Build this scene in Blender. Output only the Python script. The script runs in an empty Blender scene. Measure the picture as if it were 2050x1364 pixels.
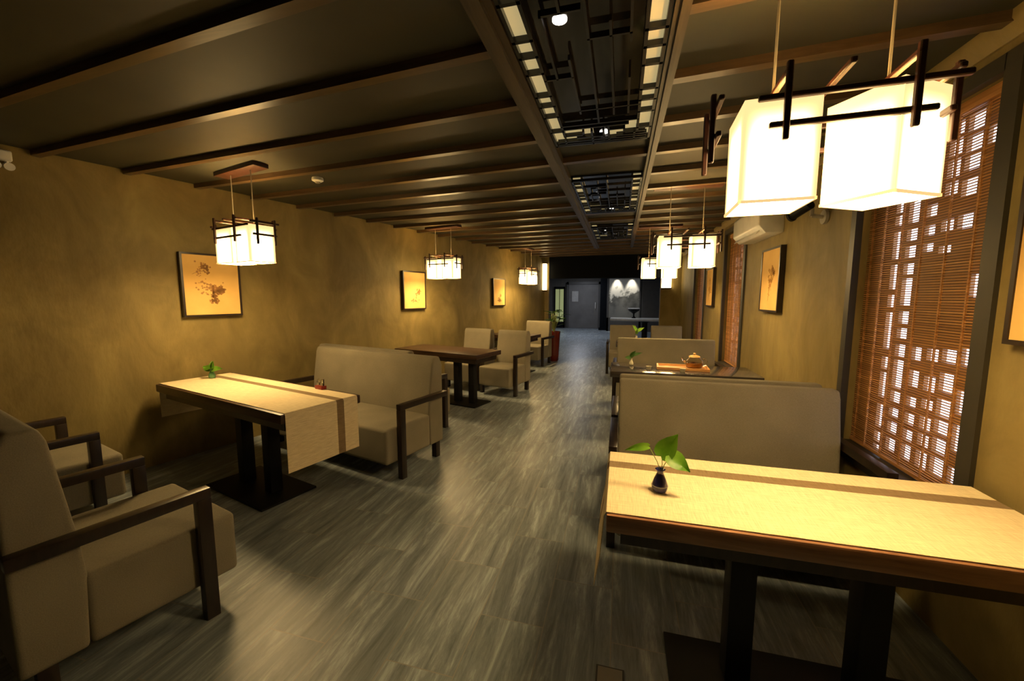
import bpy, bmesh, math, random
from mathutils import Vector, Matrix

S = bpy.context.scene
COL = S.collection
PI = math.pi
random.seed(7)

# ------------------------------------------------------------------ camera
FPX, W_PX, H_PX = 800.0, 2050.0, 1364.0
PITCH = math.atan((682 - 595) / FPX)
YAW = math.radians(15.158)
BL = math.radians(14.327)             # the left wall runs at this angle to the right wall
cd = bpy.data.cameras.new('camera')
cd.sensor_width = 36.0
cd.lens = FPX / W_PX * 36.0
cd.clip_start = 0.02
cam = bpy.data.objects.new('camera', cd)
COL.objects.link(cam)
cam.location = (0, 0, 1.5)
cam.rotation_euler = (PI / 2 - PITCH, 0, YAW)
S.camera = cam

SB, CB = math.sin(BL), math.cos(BL)


def LP(u, v, z=0.0):                   # left-wall frame (u along wall, v away from it) -> world
    return Vector((u * SB - v * CB, u * CB + v * SB, z))


# ------------------------------------------------------------------ materials
def new_mat(name):
    m = bpy.data.materials.new(name)
    m.use_nodes = True
    nt = m.node_tree
    b = nt.nodes['Principled BSDF']
    return m, nt, b


def N(nt, t, **kw):
    n = nt.nodes.new(t)
    for k, v in kw.items():
        setattr(n, k, v)
    return n


def ramp(nt, stops):
    r = N(nt, 'ShaderNodeValToRGB')
    e = r.color_ramp.elements
    while len(e) < len(stops):
        e.new(0.5)
    for i, (p, c) in enumerate(stops):
        e[i].position = p
        e[i].color = (*c, 1)
    return r


def coords(nt, scale=(1, 1, 1), kind='Object', rot=(0, 0, 0)):
    tc = N(nt, 'ShaderNodeTexCoord')
    mp = N(nt, 'ShaderNodeMapping')
    mp.inputs['Scale'].default_value = scale
    mp.inputs['Rotation'].default_value = rot
    nt.links.new(tc.outputs[kind], mp.inputs['Vector'])
    return mp.outputs['Vector']


def noisy(name, c0, c1, scale=(5, 5, 5), nscale=1.0, rough=0.5, bump=0.0, detail=5, spec=0.5, lo=0.3, hi=0.7, metal=0.0, coat=0.0):
    m, nt, b = new_mat(name)
    v = coords(nt, scale)
    n = N(nt, 'ShaderNodeTexNoise')
    n.inputs['Scale'].default_value = nscale
    n.inputs['Detail'].default_value = detail
    nt.links.new(v, n.inputs['Vector'])
    r = ramp(nt, [(lo, c0), (hi, c1)])
    nt.links.new(n.outputs['Fac'], r.inputs['Fac'])
    nt.links.new(r.outputs['Color'], b.inputs['Base Color'])
    b.inputs['Roughness'].default_value = rough
    b.inputs['Specular IOR Level'].default_value = spec
    b.inputs['Metallic'].default_value = metal
    b.inputs['Coat Weight'].default_value = coat
    if bump:
        bp = N(nt, 'ShaderNodeBump')
        bp.inputs['Strength'].default_value = bump
        bp.inputs['Distance'].default_value = 0.01
        nt.links.new(n.outputs['Fac'], bp.inputs['Height'])
        nt.links.new(bp.outputs['Normal'], b.inputs['Normal'])
    return m


def fabric(name, c0, c1, rough=0.9):
    m, nt, b = new_mat(name)
    v = coords(nt, (1, 1, 1))
    n1 = N(nt, 'ShaderNodeTexNoise')
    n1.inputs['Scale'].default_value = 3.0
    n2 = N(nt, 'ShaderNodeTexNoise')
    n2.inputs['Scale'].default_value = 260.0
    nt.links.new(v, n1.inputs['Vector'])
    nt.links.new(v, n2.inputs['Vector'])
    mx = N(nt, 'ShaderNodeMath', operation='ADD')
    mm = N(nt, 'ShaderNodeMath', operation='MULTIPLY')
    mm.inputs[1].default_value = 0.5
    nt.links.new(n1.outputs['Fac'], mx.inputs[0])
    nt.links.new(n2.outputs['Fac'], mx.inputs[1])
    nt.links.new(mx.outputs[0], mm.inputs[0])
    r = ramp(nt, [(0.35, c0), (0.65, c1)])
    nt.links.new(mm.outputs[0], r.inputs['Fac'])
    nt.links.new(r.outputs['Color'], b.inputs['Base Color'])
    b.inputs['Roughness'].default_value = rough
    b.inputs['Specular IOR Level'].default_value = 0.2
    bp = N(nt, 'ShaderNodeBump')
    bp.inputs['Strength'].default_value = 0.25
    bp.inputs['Distance'].default_value = 0.002
    nt.links.new(n2.outputs['Fac'], bp.inputs['Height'])
    nt.links.new(bp.outputs['Normal'], b.inputs['Normal'])
    return m


def linen(name, c0, c1):
    m, nt, b = new_mat(name)
    v1 = coords(nt, (25, 700, 300))
    v2 = coords(nt, (700, 25, 300))
    n1 = N(nt, 'ShaderNodeTexNoise')
    n2 = N(nt, 'ShaderNodeTexNoise')
    for n, v in ((n1, v1), (n2, v2)):
        n.inputs['Scale'].default_value = 0.6
        n.inputs['Detail'].default_value = 3
        nt.links.new(v, n.inputs['Vector'])
    a = N(nt, 'ShaderNodeMath', operation='ADD')
    nt.links.new(n1.outputs['Fac'], a.inputs[0])
    nt.links.new(n2.outputs['Fac'], a.inputs[1])
    h = N(nt, 'ShaderNodeMath', operation='MULTIPLY')
    h.inputs[1].default_value = 0.5
    nt.links.new(a.outputs[0], h.inputs[0])
    r = ramp(nt, [(0.36, c0), (0.62, c1)])
    nt.links.new(h.outputs[0], r.inputs['Fac'])
    nt.links.new(r.outputs['Color'], b.inputs['Base Color'])
    b.inputs['Roughness'].default_value = 0.85
    b.inputs['Specular IOR Level'].default_value = 0.2
    bp = N(nt, 'ShaderNodeBump')
    bp.inputs['Strength'].default_value = 0.3
    bp.inputs['Distance'].default_value = 0.002
    nt.links.new(h.outputs[0], bp.inputs['Height'])
    nt.links.new(bp.outputs['Normal'], b.inputs['Normal'])
    return m


def plain(name, c, rough=0.5, spec=0.5, metal=0.0):
    # tiny colour variation keeps it procedural
    d = tuple(x * 0.88 for x in c)
    return noisy(name, d, c, (8, 8, 8), 1.0, rough, 0.0, 3, spec, 0.35, 0.65, metal)


def emit(name, c, s):
    m, nt, b = new_mat(name)
    b.inputs['Base Color'].default_value = (*[min(1, x) for x in c], 1)
    b.inputs['Emission Color'].default_value = (*c, 1)
    b.inputs['Emission Strength'].default_value = s
    return m


def plaster(name, c0, c1, c2):
    m, nt, b = new_mat(name)
    v = coords(nt, (1, 1, 0.6))
    n1 = N(nt, 'ShaderNodeTexNoise')
    n1.inputs['Scale'].default_value = 2.2
    n1.inputs['Detail'].default_value = 7
    n1.inputs['Roughness'].default_value = 0.62
    n1.inputs['Distortion'].default_value = 0.8
    nt.links.new(v, n1.inputs['Vector'])
    r = ramp(nt, [(0.25, c0), (0.5, c1), (0.75, c2)])
    nt.links.new(n1.outputs['Fac'], r.inputs['Fac'])
    nt.links.new(r.outputs['Color'], b.inputs['Base Color'])
    b.inputs['Roughness'].default_value = 0.62
    b.inputs['Specular IOR Level'].default_value = 0.3
    v2 = coords(nt, (1.2, 1.2, 0.5))
    n2 = N(nt, 'ShaderNodeTexNoise')
    n2.inputs['Scale'].default_value = 9.0
    n2.inputs['Detail'].default_value = 8
    nt.links.new(v2, n2.inputs['Vector'])
    bp = N(nt, 'ShaderNodeBump')
    bp.inputs['Strength'].default_value = 0.45
    bp.inputs['Distance'].default_value = 0.02
    nt.links.new(n2.outputs['Fac'], bp.inputs['Height'])
    nt.links.new(bp.outputs['Normal'], b.inputs['Normal'])
    return m


def floor_mat():
    m, nt, b = new_mat('grey_stone_tile')
    tc = N(nt, 'ShaderNodeTexCoord')
    # tiles long in Y: feed (y, x) to the brick texture
    sp = N(nt, 'ShaderNodeSeparateXYZ')
    cb = N(nt, 'ShaderNodeCombineXYZ')
    nt.links.new(tc.outputs['Object'], sp.inputs[0])
    nt.links.new(sp.outputs['Y'], cb.inputs['X'])
    nt.links.new(sp.outputs['X'], cb.inputs['Y'])
    br = N(nt, 'ShaderNodeTexBrick')
    br.offset = 0.5
    br.inputs['Scale'].default_value = 1.0
    br.inputs['Brick Width'].default_value = 0.66
    br.inputs['Row Height'].default_value = 0.30
    br.inputs['Mortar Size'].default_value = 0.0025
    br.inputs['Mortar Smooth'].default_value = 0.3
    br.inputs['Bias'].default_value = 0.0
    br.inputs['Color1'].default_value = (0.0, 0.0, 0.0, 1)
    br.inputs['Color2'].default_value = (1.0, 1.0, 1.0, 1)
    br.inputs['Mortar'].default_value = (0.5, 0.5, 0.5, 1)
    nt.links.new(cb.outputs[0], br.inputs['Vector'])
    # per tile offset of the grain
    off = N(nt, 'ShaderNodeVectorMath', operation='MULTIPLY_ADD')
    off.inputs[1].default_value = (3.0, 5.0, 0)
    nt.links.new(br.outputs['Color'], off.inputs[0])
    nt.links.new(tc.outputs['Object'], off.inputs[2])
    mp = N(nt, 'ShaderNodeMapping')
    mp.inputs['Scale'].default_value = (14, 1.5, 1)
    nt.links.new(off.outputs[0], mp.inputs['Vector'])
    n1 = N(nt, 'ShaderNodeTexNoise')
    n1.inputs['Scale'].default_value = 1.0
    n1.inputs['Detail'].default_value = 9
    n1.inputs['Roughness'].default_value = 0.76
    n1.inputs['Distortion'].default_value = 0.45
    nt.links.new(mp.outputs[0], n1.inputs['Vector'])
    r = ramp(nt, [(0.30, (0.075, 0.090, 0.100)), (0.52, (0.215, 0.250, 0.275)), (0.72, (0.52, 0.59, 0.64))])
    nt.links.new(n1.outputs['Fac'], r.inputs['Fac'])
    # tile tint
    mix = N(nt, 'ShaderNodeMix', data_type='RGBA', blend_type='MULTIPLY')
    mix.inputs[0].default_value = 1.0
    tint = ramp(nt, [(0.0, (0.88, 0.88, 0.90)), (1.0, (1.05, 1.05, 1.04))])
    nt.links.new(br.outputs['Color'], tint.inputs['Fac'])
    nt.links.new(r.outputs['Color'], mix.inputs[6])
    nt.links.new(tint.outputs['Color'], mix.inputs[7])
    mix2 = N(nt, 'ShaderNodeMix', data_type='RGBA')
    nt.links.new(br.outputs['Fac'], mix2.inputs[0])
    nt.links.new(mix.outputs[2], mix2.inputs[6])
    mix2.inputs[7].default_value = (0.26, 0.25, 0.23, 1)
    nt.links.new(mix2.outputs[2], b.inputs['Base Color'])
    b.inputs['Roughness'].default_value = 0.38
    b.inputs['Specular IOR Level'].default_value = 0.45
    bp = N(nt, 'ShaderNodeBump')
    bp.inputs['Strength'].default_value = 0.12
    bp.inputs['Distance'].default_value = 0.004
    nt.links.new(n1.outputs['Fac'], bp.inputs['Height'])
    nt.links.new(bp.outputs['Normal'], b.inputs['Normal'])
    return m


def wood(name, c0, c1, scale, rough=0.35, spec=0.5):
    m, nt, b = new_mat(name)
    v = coords(nt, scale)
    n = N(nt, 'ShaderNodeTexNoise')
    n.inputs['Scale'].default_value = 1.0
    n.inputs['Detail'].default_value = 6
    n.inputs['Distortion'].default_value = 1.2
    nt.links.new(v, n.inputs['Vector'])
    r = ramp(nt, [(0.3, c0), (0.7, c1)])
    nt.links.new(n.outputs['Fac'], r.inputs['Fac'])
    nt.links.new(r.outputs['Color'], b.inputs['Base Color'])
    b.inputs['Roughness'].default_value = rough
    b.inputs['Specular IOR Level'].default_value = spec
    return m


LAMP = (1.0, 0.68, 0.285)


def shade_mat(strength):
    # a lamp shade: brightest around the bulb inside it, dimmer towards its rims
    m, nt, b = new_mat('glowing_fabric_shade')
    tc = N(nt, 'ShaderNodeTexCoord')
    sp = N(nt, 'ShaderNodeSeparateXYZ')
    nt.links.new(tc.outputs['Object'], sp.inputs[0])
    ab = []
    for ax in 'XY':
        q = N(nt, 'ShaderNodeMath', operation='ABSOLUTE')
        nt.links.new(sp.outputs[ax], q.inputs[0])
        ab.append(q.outputs[0])
    mn = N(nt, 'ShaderNodeMath', operation='MINIMUM')
    nt.links.new(ab[0], mn.inputs[0])
    nt.links.new(ab[1], mn.inputs[1])

    def fall(sock, a0, a1):
        q = N(nt, 'ShaderNodeMapRange', interpolation_type='SMOOTHSTEP')
        q.inputs['From Min'].default_value = a0
        q.inputs['From Max'].default_value = a1
        q.inputs['To Min'].default_value = 1.0
        q.inputs['To Max'].default_value = 0.0
        nt.links.new(sock, q.inputs['Value'])
        return q.outputs[0]
    pr = N(nt, 'ShaderNodeMath', operation='MULTIPLY')
    nt.links.new(fall(mn.outputs[0], 0.045, 0.094), pr.inputs[0])
    nt.links.new(fall(sp.outputs['Z'], 0.12, 0.27), pr.inputs[1])
    mr = N(nt, 'ShaderNodeMath', operation='MULTIPLY_ADD')
    nt.links.new(pr.outputs[0], mr.inputs[0])
    mr.inputs[1].default_value = strength
    mr.inputs[2].default_value = 1.25
    b.inputs['Base Color'].default_value = (0.75, 0.66, 0.45, 1)
    b.inputs['Roughness'].default_value = 0.9
    b.inputs['Emission Color'].default_value = (*LAMP, 1)
    nt.links.new(mr.outputs[0], b.inputs['Emission Strength'])
    return m


def bamboo_mat():
    m, nt, b = new_mat('woven_bamboo')
    v = coords(nt, (1, 1.2, 90))
    n = N(nt, 'ShaderNodeTexNoise')
    n.inputs['Scale'].default_value = 1.0
    n.inputs['Detail'].default_value = 4
    nt.links.new(v, n.inputs['Vector'])
    r = ramp(nt, [(0.3, (0.36, 0.16, 0.045)), (0.7, (0.70, 0.36, 0.12))])
    nt.links.new(n.outputs['Fac'], r.inputs['Fac'])
    nt.links.new(r.outputs['Color'], b.inputs['Base Color'])
    b.inputs['Roughness'].default_value = 0.55
    tr = N(nt, 'ShaderNodeBsdfTranslucent')
    nt.links.new(r.outputs['Color'], tr.inputs['Color'])
    ms = N(nt, 'ShaderNodeMixShader')
    ms.inputs[0].default_value = 0.25
    out = nt.nodes['Material Output']
    nt.links.new(b.outputs[0], ms.inputs[1])
    nt.links.new(tr.outputs[0], ms.inputs[2])
    nt.links.new(ms.outputs[0], out.inputs['Surface'])
    return m


def glass_mat(name, c, rough=0.03, trans=1.0):
    m, nt, b = new_mat(name)
    b.inputs['Base Color'].default_value = (*c, 1)
    b.inputs['Transmission Weight'].default_value = trans
    b.inputs['Roughness'].default_value = rough
    b.inputs['IOR'].default_value = 1.45
    return m


def mural_mat():
    # pale paper with washed ink mountains rising from the bottom right
    m, nt, b = new_mat('ink_mountain_paper')
    tc = N(nt, 'ShaderNodeTexCoord')
    sp = N(nt, 'ShaderNodeSeparateXYZ')
    nt.links.new(tc.outputs['Object'], sp.inputs[0])
    n = N(nt, 'ShaderNodeTexNoise')
    n.inputs['Scale'].default_value = 3.0
    n.inputs['Detail'].default_value = 8
    nt.links.new(tc.outputs['Object'], n.inputs['Vector'])
    a = N(nt, 'ShaderNodeMath', operation='MULTIPLY_ADD')
    a.inputs[1].default_value = 2.4
    a.inputs[2].default_value = -0.95
    nt.links.new(n.outputs['Fac'], a.inputs[0])
    s = N(nt, 'ShaderNodeMath', operation='SUBTRACT')
    nt.links.new(a.outputs[0], s.inputs[0])
    nt.links.new(sp.outputs['Z'], s.inputs[1])
    r = ramp(nt, [(0.0, (0.80, 0.78, 0.70)), (0.12, (0.42, 0.42, 0.38)), (0.25, (0.10, 0.10, 0.09)), (0.75, (0.20, 0.20, 0.18))])
    nt.links.new(s.outputs[0], r.inputs['Fac'])
    nt.links.new(r.outputs['Color'], b.inputs['Base Color'])
    b.inputs['Roughness'].default_value = 0.7
    return m


M = {}
M['wall'] = plaster('olive_plaster', (0.148, 0.110, 0.038), (0.222, 0.168, 0.060), (0.32, 0.248, 0.092))
M['ceiling'] = noisy('dark_ceiling_board', (0.025, 0.025, 0.016), (0.036, 0.036, 0.023), (3, 3, 3), 1, 0.55)
M['floor'] = floor_mat()
M['beam'] = wood('brown_beam_wood', (0.055, 0.032, 0.015), (0.10, 0.060, 0.028), (3, 40, 40), 0.30, 0.6)
M['trim'] = wood('brown_trim_wood', (0.034, 0.023, 0.012), (0.06, 0.042, 0.022), (40, 3, 40), 0.4)
M['table'] = wood('lightened_walnut_wood', (0.20, 0.095, 0.048), (0.40, 0.205, 0.11), (3, 40, 40), 0.3, 0.5)  # near right table: walnut lightened to stand in for light on its edge
M['table_dark'] = wood('dark_table_wood', (0.030, 0.014, 0.008), (0.070, 0.034, 0.019), (3, 40, 40), 0.35, 0.4)
M['arm'] = wood('dark_walnut', (0.010, 0.006, 0.004), (0.026, 0.014, 0.009), (25, 25, 6), 0.32, 0.5)
M['frame_wood'] = wood('rosewood', (0.018, 0.006, 0.004), (0.05, 0.016, 0.009), (20, 20, 20), 0.4, 0.4)
M['black_metal'] = plain('black_metal', (0.008, 0.008, 0.008), 0.5, 0.2)
M['fabric'] = fabric('taupe_fabric', (0.185, 0.164, 0.118), (0.262, 0.234, 0.172))
M['linen'] = linen('beige_linen', (0.60, 0.48, 0.29), (0.82, 0.70, 0.46))
M['stripe'] = linen('brown_linen_stripe', (0.17, 0.115, 0.06), (0.27, 0.19, 0.105))
M['shade'] = shade_mat(19.0)
M['diffuser'] = emit('lamp_diffuser', LAMP, 115.0)
M['hem'] = emit('glowing_shade_hem', LAMP, 0.9)
M['bamboo'] = bamboo_mat()
M['grey_trim'] = plain('dark_grey_window_trim', (0.036, 0.032, 0.022), 0.5)
M['lattice'] = plain('window_lattice_wood', (0.26, 0.14, 0.055), 0.6)
M['daylight'] = emit('daylit_window_glass', (0.80, 0.82, 1.0), 3.4)
M['cord'] = plain('grey_cord', (0.35, 0.32, 0.26), 0.5)
M['black'] = plain('black_lattice_lacquer', (0.006, 0.005, 0.005), 0.25, 0.5)
M['mirror'] = plain('smoked_mirror', (0.012, 0.011, 0.011), 0.08, 0.3, 0.05)
M['cream_panel'] = emit('backlit_cream_panel', (0.62, 0.50, 0.24), 0.62)
M['white'] = plain('white_plastic', (0.75, 0.74, 0.70), 0.4)
M['paper'] = noisy('aged_silk_paper', (0.70, 0.42, 0.12), (0.82, 0.54, 0.18), (3, 3, 3), 1, 0.8)
M['ink'] = plain('umber_ink', (0.36, 0.18, 0.055), 0.8)
M['faint_ink'] = plain('faint_ochre_ink', (0.58, 0.30, 0.07), 0.8)
M['blossom'] = plain('rust_ink_blossom', (0.48, 0.24, 0.08), 0.8)
M['picture_frame'] = plain('black_picture_frame', (0.020, 0.011, 0.007), 0.35)
M['leaf'] = noisy('pothos_leaf', (0.10, 0.30, 0.02), (0.30, 0.52, 0.06), (12, 12, 12), 1, 0.35)
M['leaf_dark'] = noisy('dark_leaf', (0.03, 0.10, 0.015), (0.09, 0.22, 0.03), (12, 12, 12), 1, 0.4)
M['stem'] = plain('plant_stem', (0.30, 0.36, 0.10), 0.5)
M['vase_blue'] = noisy('cobalt_glazed_ceramic', (0.014, 0.014, 0.07), (0.04, 0.035, 0.20), (20, 20, 20), 1, 0.12, coat=0.6)
M['vase_band'] = plain('pale_glaze_band', (0.45, 0.45, 0.55), 0.2)
M['vase_green'] = plain('celadon_glaze', (0.10, 0.26, 0.12), 0.15)
M['vase_pale'] = plain('pale_glaze', (0.55, 0.52, 0.40), 0.2)
M['red'] = plain('red_lacquer', (0.33, 0.025, 0.015), 0.3)
M['red_vase'] = plain('dark_red_ceramic', (0.16, 0.018, 0.010), 0.25)
M['glass'] = glass_mat('clear_glass', (0.95, 0.9, 0.78))
M['tea'] = plain('amber_tea', (0.55, 0.22, 0.03), 0.1)
M['tray'] = wood('orange_wood_tray', (0.40, 0.19, 0.055), (0.60, 0.31, 0.10), (4, 30, 30), 0.4)
M['gloss_top'] = noisy('glossy_dark_tabletop', (0.045, 0.038, 0.036), (0.08, 0.07, 0.065), (4, 30, 30), 1, 0.14, coat=0.4)
M['far_dark'] = plain('near_black_panel', (0.004, 0.005, 0.007), 0.7, 0.1)
M['far_grey'] = plain('grey_panel', (0.075, 0.072, 0.068), 0.45)
M['door'] = noisy('grey_door_paint', (0.13, 0.125, 0.12), (0.17, 0.165, 0.16), (3, 3, 3), 1, 0.4)
M['sign'] = plain('pale_door_notice', (0.45, 0.44, 0.42), 0.5)
M['green_panel'] = emit('lit_green_glass', (0.42, 0.46, 0.20), 0.38)
M['mural'] = mural_mat()
M['stone_top'] = plain('pale_stone_counter', (0.50, 0.50, 0.47), 0.3)
M['sconce'] = emit('sconce_glass', (1.0, 0.74, 0.36), 6.0)
M['wall_far'] = plain('corridor_wall_paint', (0.10, 0.095, 0.085), 0.6)
M['socket'] = plain('brass_floor_plate', (0.22, 0.20, 0.16), 0.35)
M['dark_gap'] = plain('dark_gap', (0.02, 0.018, 0.015), 0.6)


# ------------------------------------------------------------------ mesh helpers
class MB:
    def __init__(self):
        self.bm = bmesh.new()

    def box(self, c, s, bev=0.0, seg=2, rz=0.0, rx=0.0, mi=0):
        t = bmesh.new()
        bmesh.ops.create_cube(t, size=1.0)
        bmesh.ops.scale(t, vec=s, verts=t.verts)
        if bev > 0:
            bmesh.ops.bevel(t, geom=list(t.edges), offset=bev, segments=seg, profile=0.6, affect='EDGES')
        mat = Matrix.Translation(c) @ Matrix.Rotation(rz, 4, 'Z') @ Matrix.Rotation(rx, 4, 'X')
        self._add(t, mat, mi)
        return self

    def b2(self, lo, hi, bev=0.0, seg=2, mi=0):
        c = [(a + b) / 2 for a, b in zip(lo, hi)]
        s = [abs(b - a) for a, b in zip(lo, hi)]
        return self.box(c, s, bev, seg, mi=mi)

    def _add(self, t, mat=None, mi=0):
        if mat is not None:
            bmesh.ops.transform(t, matrix=mat, verts=t.verts)
        for f in t.faces:
            f.material_index = mi
        me = bpy.data.meshes.new('tmp')
        t.to_mesh(me)
        t.free()
        self.bm.from_mesh(me)
        bpy.data.meshes.remove(me)

    def tube(self, p0, p1, r, r2=None, seg=10, mi=0):
        p0, p1 = Vector(p0), Vector(p1)
        d = p1 - p0
        t = bmesh.new()
        bmesh.ops.create_cone(t, cap_ends=True, segments=seg, radius1=r, radius2=r if r2 is None else r2, depth=d.length)
        q = Vector((0, 0, 1)).rotation_difference(d.normalized()).to_matrix().to_4x4()
        self._add(t, Matrix.Translation((p0 + p1) / 2) @ q, mi)
        return self

    def path(self, pts, r, seg=8, mi=0):
        for a, b in zip(pts[:-1], pts[1:]):
            self.tube(a, b, r, seg=seg, mi=mi)
        return self

    def lathe(self, prof, c=(0, 0, 0), seg=28, mi=0):
        t = bmesh.new()
        rings = []
        for r, z in prof:
            rings.append([t.verts.new((r * math.cos(2 * PI * k / seg), r * math.sin(2 * PI * k / seg), z)) for k in range(seg)])
        for a, b in zip(rings[:-1], rings[1:]):
            for k in range(seg):
                t.faces.new((a[k], a[(k + 1) % seg], b[(k + 1) % seg], b[k]))
        t.faces.new(list(reversed(rings[0])))
        t.faces.new(rings[-1])
        bmesh.ops.recalc_face_normals(t, faces=t.faces)
        self._add(t, Matrix.Translation(c), mi)
        return self

    def prism_x(self, prof, x0, x1, bev=0.0, seg=3, mi=0):
        """prof: (y, z) polygon extruded from x0 to x1"""
        t = bmesh.new()
        a = [t.verts.new((x0, y, z)) for y, z in prof]
        b = [t.verts.new((x1, y, z)) for y, z in prof]
        n = len(prof)
        t.faces.new(a)
        t.faces.new(list(reversed(b)))
        for k in range(n):
            t.faces.new((a[k], b[k], b[(k + 1) % n], a[(k + 1) % n]))
        bmesh.ops.recalc_face_normals(t, faces=t.faces)
        if bev > 0:
            bmesh.ops.bevel(t, geom=list(t.edges), offset=bev, segments=seg, profile=0.6, affect='EDGES')
        self._add(t, None, mi)
        return self

    def poly(self, verts, faces, mi=0):
        t = bmesh.new()
        vs = [t.verts.new(v) for v in verts]
        for f in faces:
            t.faces.new([vs[i] for i in f])
        bmesh.ops.recalc_face_normals(t, faces=t.faces)
        self._add(t, None, mi)
        return self

    def build(self, name, mats, parent=None, loc=(0, 0, 0), rz=0.0, smooth=True):
        me = bpy.data.meshes.new(name)
        self.bm.to_mesh(me)
        self.bm.free()
        if not isinstance(mats, (list, tuple)):
            mats = [mats]
        for m in mats:
            me.materials.append(m)
        if smooth:
            me.polygons.foreach_set('use_smooth', [True] * len(me.polygons))
            me.set_sharp_from_angle(angle=math.radians(38))
        o = bpy.data.objects.new(name, me)
        o.location = loc
        o.rotation_euler = (0, 0, rz)
        COL.objects.link(o)
        if parent is not None:
            o.parent = parent
        return o


def thing(name, label, cat, loc=(0, 0, 0), rz=0.0, group=None):
    o = bpy.data.objects.new(name, None)
    o.empty_display_size = 0.1
    COL.objects.link(o)
    o.location = loc
    o.rotation_euler = (0, 0, rz)
    tag(o, label, cat, group)
    return o


def tag(o, label, cat, group=None):
    o['label'] = label
    o['category'] = cat
    if group:
        o['group'] = group
    return o


def struct(o):
    o['kind'] = 'structure'
    return o


def copy_tree(o, parent=None):
    c = o.copy()
    COL.objects.link(c)
    if parent is not None:
        c.parent = parent
    for ch in list(o.children):
        copy_tree(ch, c)
    return c


# ------------------------------------------------------------------ the room
Z_BOARD, Z_BEAM = 2.545, 2.505
V_WALL, X_WALL, Y_END = 4.47, 1.40, 10.45

struct(MB().b2((-6, -2.2, -0.1), (2.2, 19.8, 0)).build('floor', M['floor'], smooth=False))
struct(MB().b2((-5.4, -1.9, Z_BOARD), (1.55, Y_END + 0.1, Z_BOARD + 0.08)).build('ceiling', M['ceiling'], smooth=False))

# left wall (its own direction), local: x = -v, y = u
struct(MB().b2((-V_WALL - 0.15, -3.0, 0), (-V_WALL, 9.75, Z_BOARD)).build('wall_left', M['wall'], rz=-BL, smooth=False))
struct(MB().b2((-5.6, -2.0, 0), (1.55, -1.9, Z_BOARD)).build('wall_front', M['wall_far'], smooth=False))

WINS = [(2.05, 2.99), (5.35, 6.27), (7.66, 8.65)]
ZW0, ZW1 = 0.56, 2.36
w = MB()
ys = -1.9
for a, b in WINS:
    w.b2((X_WALL, ys, 0), (X_WALL + 0.15, a, Z_BOARD))
    w.b2((X_WALL, a, 0), (X_WALL + 0.15, b, ZW0))
    w.b2((X_WALL, a, ZW1), (X_WALL + 0.15, b, Z_BOARD))
    ys = b
w.b2((X_WALL, ys, 0), (X_WALL + 0.15, Y_END, Z_BOARD))
struct(w.build('wall_right', M['wall'], smooth=False))
# ceiling edge moulding on the right wall
struct(MB().prism_x([(0, 0), (0, -0.085), (0.012, -0.085), (0.05, -0.03), (0.05, 0)], 0, Y_END + 1.8).build('trim_1', M['wall'], loc=(X_WALL, -1.8, Z_BOARD), rz=PI / 2))

# far piers, header and the hall behind
struct(MB().b2((-2.42, Y_END, 0), (-1.83, Y_END + 0.16, 2.66)).build('wall_left_pier', M['wall'], smooth=False))
struct(MB().b2((0.93, Y_END, 0), (1.55, Y_END + 0.16, 2.66)).build('wall_right_pier', M['wall'], smooth=False))
struct(MB().b2((-1.83, Y_END + 0.02, 1.98), (0.93, Y_END + 0.16, 2.66)).build('wall_header', M['far_dark'], smooth=False))
struct(MB().b2((-3.5, Y_END + 0.16, 0), (-3.35, 19.7, 2.66)).build('wall_hall_left', M['wall_far'], smooth=False))
struct(MB().b2((1.85, Y_END + 0.16, 0), (2.0, 19.7, 2.66)).build('wall_hall_right', M['wall_far'], smooth=False))
struct(MB().b2((-3.5, Y_END + 0.16, 2.66), (2.0, 19.7, 2.72)).build('ceiling_hall', M['far_dark'], smooth=False))
struct(MB().b2((-3.5, 19.6, 0), (2.0, 19.7, 2.66)).build('wall_back', M['wall_far'], smooth=False))

# grey door at the end of the hall
d = MB().b2((-2.44, 19.50, 0.0), (-1.03, 19.58, 2.10), 0.01).build('door_1', M['door'], smooth=False)
struct(d)
MB().b2((-2.54, 19.46, 0), (-2.44, 19.598, 2.22)).b2((-1.03, 19.46, 0), (-0.93, 19.598, 2.22)).b2((-2.54, 19.46, 2.10), (-0.93, 19.598, 2.22)).build('door_frame', M['far_grey'], d, smooth=False)
MB().b2((-2.28, 19.485, 1.28), (-1.98, 19.499, 1.78)).build('notice', M['sign'], d, smooth=False)
MB().tube((-1.16, 19.44, 0.95), (-1.16, 19.44, 1.25), 0.018).tube((-1.16, 19.44, 0.98), (-1.16, 19.51, 0.98), 0.01).tube((-1.16, 19.44, 1.22), (-1.16, 19.51, 1.22), 0.01).build('handle', M['white'], d)

t = thing('glass_side_panel', 'tall narrow green-lit glass panel left of the grey hall door', 'glass panel', (-2.88, 19.5, 0))
MB().b2((-0.20, -0.005, 0.30), (0.20, 0.025, 1.88)).build('pane', M['green_panel'], t, smooth=False)
fr = MB()
for x in (-0.23, 0.23):
    fr.b2((x - 0.03, -0.03, 0), (x + 0.03, 0.06, 2.0))
fr.b2((-0.26, -0.03, 1.9), (0.26, 0.06, 2.0)).b2((-0.26, -0.03, 0), (0.26, 0.06, 0.28)).b2((-0.012, -0.03, 0.28), (0.012, 0.04, 1.9))
fr.build('frame', M['far_dark'], t, smooth=False)

# dark pillar right of the door
struct(MB().b2((-0.90, 18.6, 0), (-0.55, 18.95, 2.66)).b2((-0.95, 18.55, 0), (-0.5, 19.0, 0.10)).build('trim_2', M['far_dark'], smooth=False))

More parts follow.
